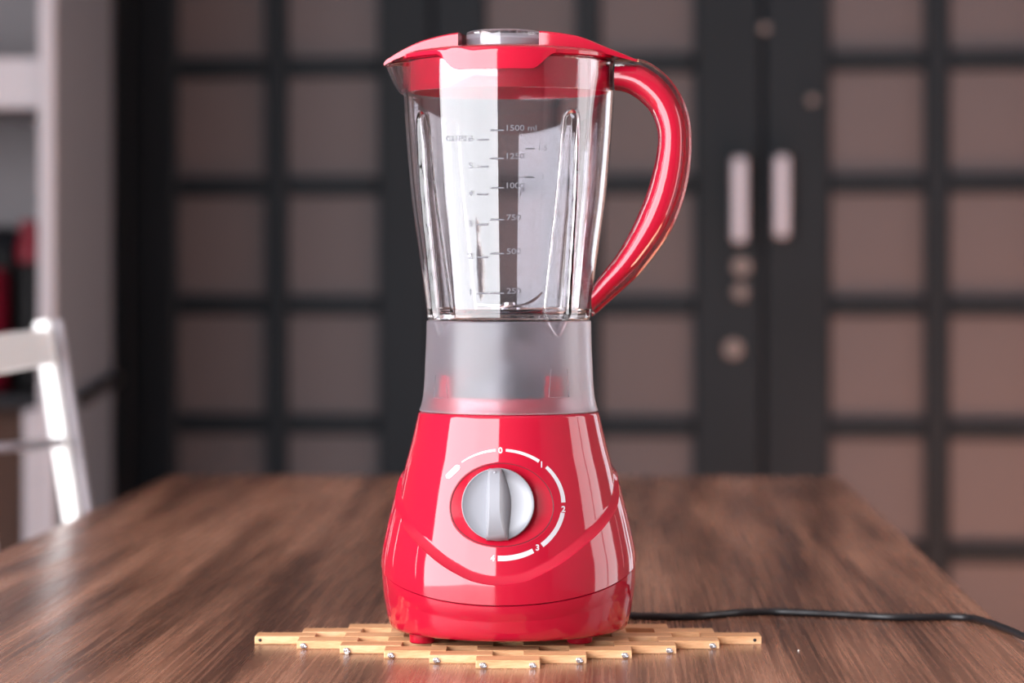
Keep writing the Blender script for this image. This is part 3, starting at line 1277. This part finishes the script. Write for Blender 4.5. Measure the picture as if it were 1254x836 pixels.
ridge_top = hermite([-.0795, -.0785, -.0746, -.0640, -.0525, -.029, 0, .0228, .0461, .0647, .0848], [1.1262, 1.1283, 1.1306, 1.1362, 1.1407, 1.1455, 1.1472, 1.1460, 1.1428, 1.1358, 1.1276])
SH = zs(76) - 1.1278
ridge_low = hermite([-.0795, -.0700, -.060, -.030, .0, .030, .055, .0848], [1.1252, 1.1293, 1.1320, 1.1365, 1.1366, 1.1362, 1.1330, 1.1262])


def wing(x0, x1, name):
    n = 34
    v = []
    cols = [(-1, 0), (-1, .86), (-.965, .97), (-.90, 1), (-.5, 1.02), (0, 1.03), (.5, 1.02), (.90, 1), (.965, .97), (1, .86), (1, 0)]
    m = len(cols)
    for k in range(n):
        t = k / (n - 1)
        x = x0 + (x1 - x0) * t
        hw = .0265 - .010 * (abs(x) / .08) ** 4
        lo, hi_ = float(ridge_low(x)), float(ridge_top(x))
        hi_ = max(hi_, lo + .0004)
        for (c, h) in cols:
            v.append(lp(x, c * hw, lo + (hi_ - lo) * h))
    f = grid_faces(n, m, flip=True)
    f.append(tuple(range(m))[::-1]); f.append(tuple((n - 1) * m + k for k in range(m)))
    return mesh(name, v, f, RED, lid, auto=32)


wing(-.0793, -.0292, 'lid_ridge')
wing(.0232, .0846, 'lid_ridge')
# clear measuring cap between the two ridges
CC = lp(-.0030, 0, JZR + .0100)
cr, chh = .0246, zs(36.2) * 0 + (1.1476 - (JZR + .0100))
v, f = lathe([(0, 0.0), (cr - .004, 0), (cr - .0032, .0008), (cr - .0030, chh - .0032), (0.0, chh - .0028)][::-1], 64, CC)
prof = [(cr - .0030, 0.0), (cr, 0.0), (cr, chh - .0018), (cr - .0006, chh - .0006), (cr - .002, chh), (0, chh + .0003), (0, chh - .0024), (cr - .0036, chh - .0028), (cr - .0030, chh - .0036), (cr - .0030, 0.0)]
v, f = lathe(prof, 64, CC)
capo = mesh('measuring_cap', v, f, CLEAR, lid, auto=40)
tag(capo, 'clear measuring cap in the middle of the lid')
mb = MB()
v, f = lathe([(0, 0.0001), (cr - .0045, 0.0001), (cr - .0045, chh - .0055), (cr - .006, chh - .0045), (0, chh - .0045)], 48, CC)
mesh('cap_insert', v, f, principled('milky_insert', (0.85, 0.85, 0.88), 0.35), lid, auto=40)

# --- power cord on the table
cord = [(735, 757.5), (775, 758.5), (800, 759), (840, 759.5), (880, 756.5), (915, 753.8), (945, 753.2), (985, 754.5), (1035, 757), (1090, 759.8), (1130, 760.0), (1165, 759.5), (1185, 760.5), (1205, 765), (1228, 773), (1254, 784.5), (1290, 803)]
pts = []
CRD = .0026
for (x, y) in cord:
    X, Y = at_table(x, y)
    pts.append((X, Y, TZ + CRD))
P = np.array(pts)
s = np.concatenate([[0], np.cumsum(np.linalg.norm(np.diff(P, axis=0), axis=1))])
fx, fy = hermite_c(s, P[:, 0]), hermite_c(s, P[:, 1])
u = np.linspace(0, s[-1], 120)
pts = [(.02, .050, TZ + .030), (.030, .078, TZ + .024), (.045, .105, TZ + .010)] + [(float(a), float(b), TZ + CRD) for a, b in zip(fx(u), fy(u))]
ex, ey, ez = pts[-1]
for dx, dy, dz in ((.012, -.008, -.0005), (.022, -.014, -.006), (.030, -.018, -.018), (.034, -.020, -.04), (.036, -.021, -.10), (.036, -.021, -.30), (.037, -.020, -.55), (.040, -.015, -.70)):
    pts.append((ex + dx, ey + dy, ez + dz))
v, f = tube(pts, CRD, 14)
tag(mesh('power_cord', v, f, BLACK, blender), 'black power cord lying on the table')

# ------------------------------------------------------------------ crumbs on the table
def crumb(px, py, r, label):
    X, Y = at_table(px, py)
    rg = random.Random(px)
    v, f = lathe([(0, 0), (r * .8, .1 * r), (r, .5 * r), (r * .6, 1.0 * r), (0, 1.1 * r)], 7)
    v = [(X + p[0] * rg.uniform(.7, 1.3), Y + p[1] * rg.uniform(.7, 1.2), TZ + p[2]) for p in v]
    o = mesh('crumb', v, f, CRUMB, None, False, (X, Y, TZ))
    tag(o, label, 'crumb')


crumb(425, 801, .0016, 'larger pale crumb on the table left of the trivet front')
crumb(371, 786, .0009, 'tiny pale crumb on the table close to the left trivet tip')
crumb(978, 797, .0008, 'tiny pale crumb on the table right of the trivet tip')

# ------------------------------------------------------------------ white folding chair at the table's left side
CF, CN = 3.05, 2.50          # depths of its far and near side frame
XT, XB = PX(52, CF), PX(88, CF)
ZT, ZBm = PZ(392, CF), PZ(627, CF)
slope = (XB - XT) / (ZBm - ZT)


def cxz(z, off=0.0):
    return XT + slope * (z - ZT) + off


chair = empty('folding_chair', (cxz(0.0) - 0.1, (CF + CN) / 2 - D0, 0))
tag(chair, 'white metal folding chair pushed in at the left side of the table', 'chair')


def flat_bar(name, p0, p1, hw, hd, mat, parent, r=.003):
    """bar of rectangular section between two points in an x-z plane"""
    a, b = Vector(p0), Vector(p1)
    t = (b - a).normalized(); y = Vector((0, 1, 0)); x = t.cross(y).normalized()
    m = MB().box(-hw, hw, -hd, hd, 0, (b - a).length, r)
    v = [a + x * p[0] + y * p[1] + t * p[2] for p in m.v]
    return mesh(name, v, [q[::-1] for q in m.f], mat, parent, False)


for dpt in (CF, CN):
    y = dpt - D0
    flat_bar('side_post', (cxz(0.005), y, 0.005), (cxz(ZT), y, ZT), .0088, .012, CHAIRWHITE, chair)
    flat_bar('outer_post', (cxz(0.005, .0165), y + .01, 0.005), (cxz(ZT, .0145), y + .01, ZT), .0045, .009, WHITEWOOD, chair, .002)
    flat_bar('rear_leg', (cxz(0.005) - .30, y + (.03 if dpt == CN else -.03), 0.005), (cxz(.46) + .03, y + (.03 if dpt == CN else -.03), .46), .009, .009, CHAIRWHITE, chair)
ya, yb = CN - D0 + .013, CF - D0 - .013
zA, zB = PZ(447, CF - .05), PZ(404, CF - .05)
m = MB().box(-.008, .008, ya, yb, 0, zB - zA, .003)
v = [(p[0] + cxz(zA + p[2]), p[1], zA + p[2]) for p in m.v]
mesh('backrest', v, m.f, CHAIRWHITE, chair, False)
zr = PZ(541, CF)
v, f = tube([(cxz(zr), ya, PZ(553, CN)), (cxz(zr), yb, zr)], .0055, 10)
mesh('back_rod', v, f, CHROME, chair)
m = MB().box(cxz(.45) - .02, cxz(.45) + .36, ya + .03, yb - .03, .455, .475, .006)
mesh('seat', m.v, m.f, CHAIRWHITE, chair, False)
v, f = tube([(cxz(.12) , ya, .12), (cxz(.12), yb, .12)], .006, 10)
mesh('stretcher', v, f, CHROME, chair)

# ------------------------------------------------------------------ white shelf unit at the left
SD = 5.0
sy0 = SD - D0
xr1, xr0 = PX(65, SD), PX(47, SD)
shelf = empty('white_shelf_unit', (xr1 - .5, sy0 + .3, 0))
tag(shelf, 'tall white open shelf unit left of the dark doors', 'shelf')
SHADED_PANEL = principled('shaded_panel', (0.085, 0.10, 0.125), 0.6, noise=0.03, nscale=5.0)  # white panel's side face; its shade is put into the grey
sp = MB().box(xr0, xr1, sy0 + .0202, sy0 + .74, 0, 2.4, .002).build('side_panel', SHADED_PANEL, shelf)
MB().box(xr0, xr1, sy0, sy0 + .02, 0, 2.4, .002).build('lit_edge', WHITEWOOD, sp)  # the panel's lit front edge, split off to stay white
MB().box(xr0 - .95, xr0 - .925, sy0, sy0 + .50, 0, 2.4, .002).build('side_panel', WHITEWOOD, shelf)
xl = xr0 - .925
MB().box(xl, xr0, sy0 + .48, sy0 + .50, 0.06, 2.4).build('back_panel', SHELFBACK, shelf)
za, zb = PZ(132, SD), PZ(70, SD)
MB().box(xl, xr0, sy0 + .01, sy0 + .48, za, zb, .002).build('shelf_board', WHITEWOOD, shelf)
MB().box(xl, xr0, sy0 + .01, sy0 + .48, 2.36, 2.4, .002).build('top_board', WHITEWOOD, shelf)
MB().box(xl, xr0, sy0 + .005, sy0 + .479, PZ(500, SD), PZ(484, SD), .002).build('worktop', DARKTOP, shelf)
# rail on the side panel
zr = PZ(478, SD + .4)
v, f = tube([(xr1 + .012, sy0 + .26, zr - .012), (xr1 + .012, sy0 + .70, zr + .012)], .013, 10)
mesh('towel_rail', v, f, POTBLACK, shelf)
# lower cabinet with brown door
cab = empty('brown_cabinet', (PX(0, SD), sy0 + .2, 0))
tag(cab, 'low brown wooden cabinet with white edge post inside the shelf', 'cabinet')
ct = PZ(500, SD) - .002
xw0, xw1 = PX(30, SD), PX(50, SD) - .0005
xw1 = min(xw1, xr0 - .001)
MB().box(xl + .003, xw0, sy0 + .04, sy0 + .46, .02, ct).build('cabinet_body', BROWNDOOR, cab)
MB().box(xl + .006, xw0 - .002, sy0 + .018, sy0 + .0395, .05, ct - .02, .002).build('cabinet_door', BROWNDOOR, cab)
MB().box(xw0 + .0005, xw1, sy0 - .012, sy0 + .46, .02, ct, .002).build('edge_post', WHITEWOOD, cab)
# things on the worktop
wt = PZ(484, SD) + .0005


def vessel(name, px, d, prof, mat, label, cat, parts=()):
    x = PX(px, d); y = d - D0
    root = empty(name, (x, y, wt))
    v, f = lathe(prof, 36, (x, y, wt))
    mesh('body', v, f, mat, root, auto=40)
    for nm, pr, mt in parts:
        v, f = lathe(pr, 28, (x, y, wt))
        mesh(nm, v, f, mt, root, auto=40)
    tag(root, label, cat)
    return root


hgt = PZ(318, 5.2) - wt
vessel('red_canister', -26, 5.2, [(0, 0), (.052, 0), (.056, .006), (.056, hgt * .78), (.052, hgt * .8), (0, hgt * .8)], REDENAMEL,
       'tall red enamel canister at the left picture edge on the shelf', 'canister',
       [('lid', [(.0565, hgt * .8 + .0005), (.0575, hgt * .82), (.05, hgt * .93), (.012, hgt * .95), (.012, hgt), (0, hgt)], REDENAMEL)])
hp = PZ(305, 5.25) - wt
vessel('black_jar', 37, 5.24, [(0, 0), (.022, 0), (.024, .004), (.024, hp * .84), (.019, hp * .90), (0, hp * .9)], POTBLACK,
       'dark jar with red knobbed lid beside the white post', 'jar',
       [('lid', [(.020, hp * .9 + .0005), (.025, hp * .91), (.025, hp * 1.02), (.019, hp * 1.10), (.019, hp * 1.20), (0, hp * 1.20)], REDENAMEL)])
hq = PZ(278, 5.35) - wt
vessel('dark_pot', 4, 5.37, [(0, 0), (.055, 0), (.060, .006), (.060, hq * .8), (.056, hq * .84), (0, hq * .84)], POTBLACK,
       'dark stacked pot with domed lid behind the red canister', 'pot',
       [('lid', [(.0575, hq * .84 + .0005), (.0585, hq * .87), (.035, hq * .98), (.010, hq), (0, hq * 1.02)], DARKTOP)])

# narrow pale curtain between shelf unit and door casing
def curtain():
    d = 5.80
    x0, x1 = PX(114, d), PX(131, d)
    y = d - D0
    n, m = 22, 40
    v = []
    for j in range(m):
        z = .05 + (2.3 - .05) * j / (m - 1)
        wob = .004 * math.sin(z * 17) + .003 * math.sin(z * 31 + 1) + (.012 * math.exp(-((z - .60) / .10) ** 2))
        for k in range(n):
            t = k / (n - 1)
            x = x0 + (x1 - x0 + wob) * t
            v.append((x, y + .012 * math.sin(t * 12) , z))
    N = n * m
    v2 = [(a, b + .002, c) for a, b, c in v]
    f = grid_faces(m, n, wrap=False, flip=True) + grid_faces(m, n, wrap=False, base=N)
    edge = list(range(n)) + [j * n + n - 1 for j in range(1, m)] + [(m - 1) * n + k for k in range(n - 2, -1, -1)] + [j * n for j in range(m - 2, 0, -1)]
    for a, b in zip(edge, edge[1:] + edge[:1]): f.append((a, b, b + N, a + N))
    o = mesh('curtain', v + v2, f, CLOTH, None, True, ((x0 + x1) / 2, y, .05))
    tag(o, 'narrow pale cloth strip hanging between white shelf and dark door frame', 'curtain')


curtain()
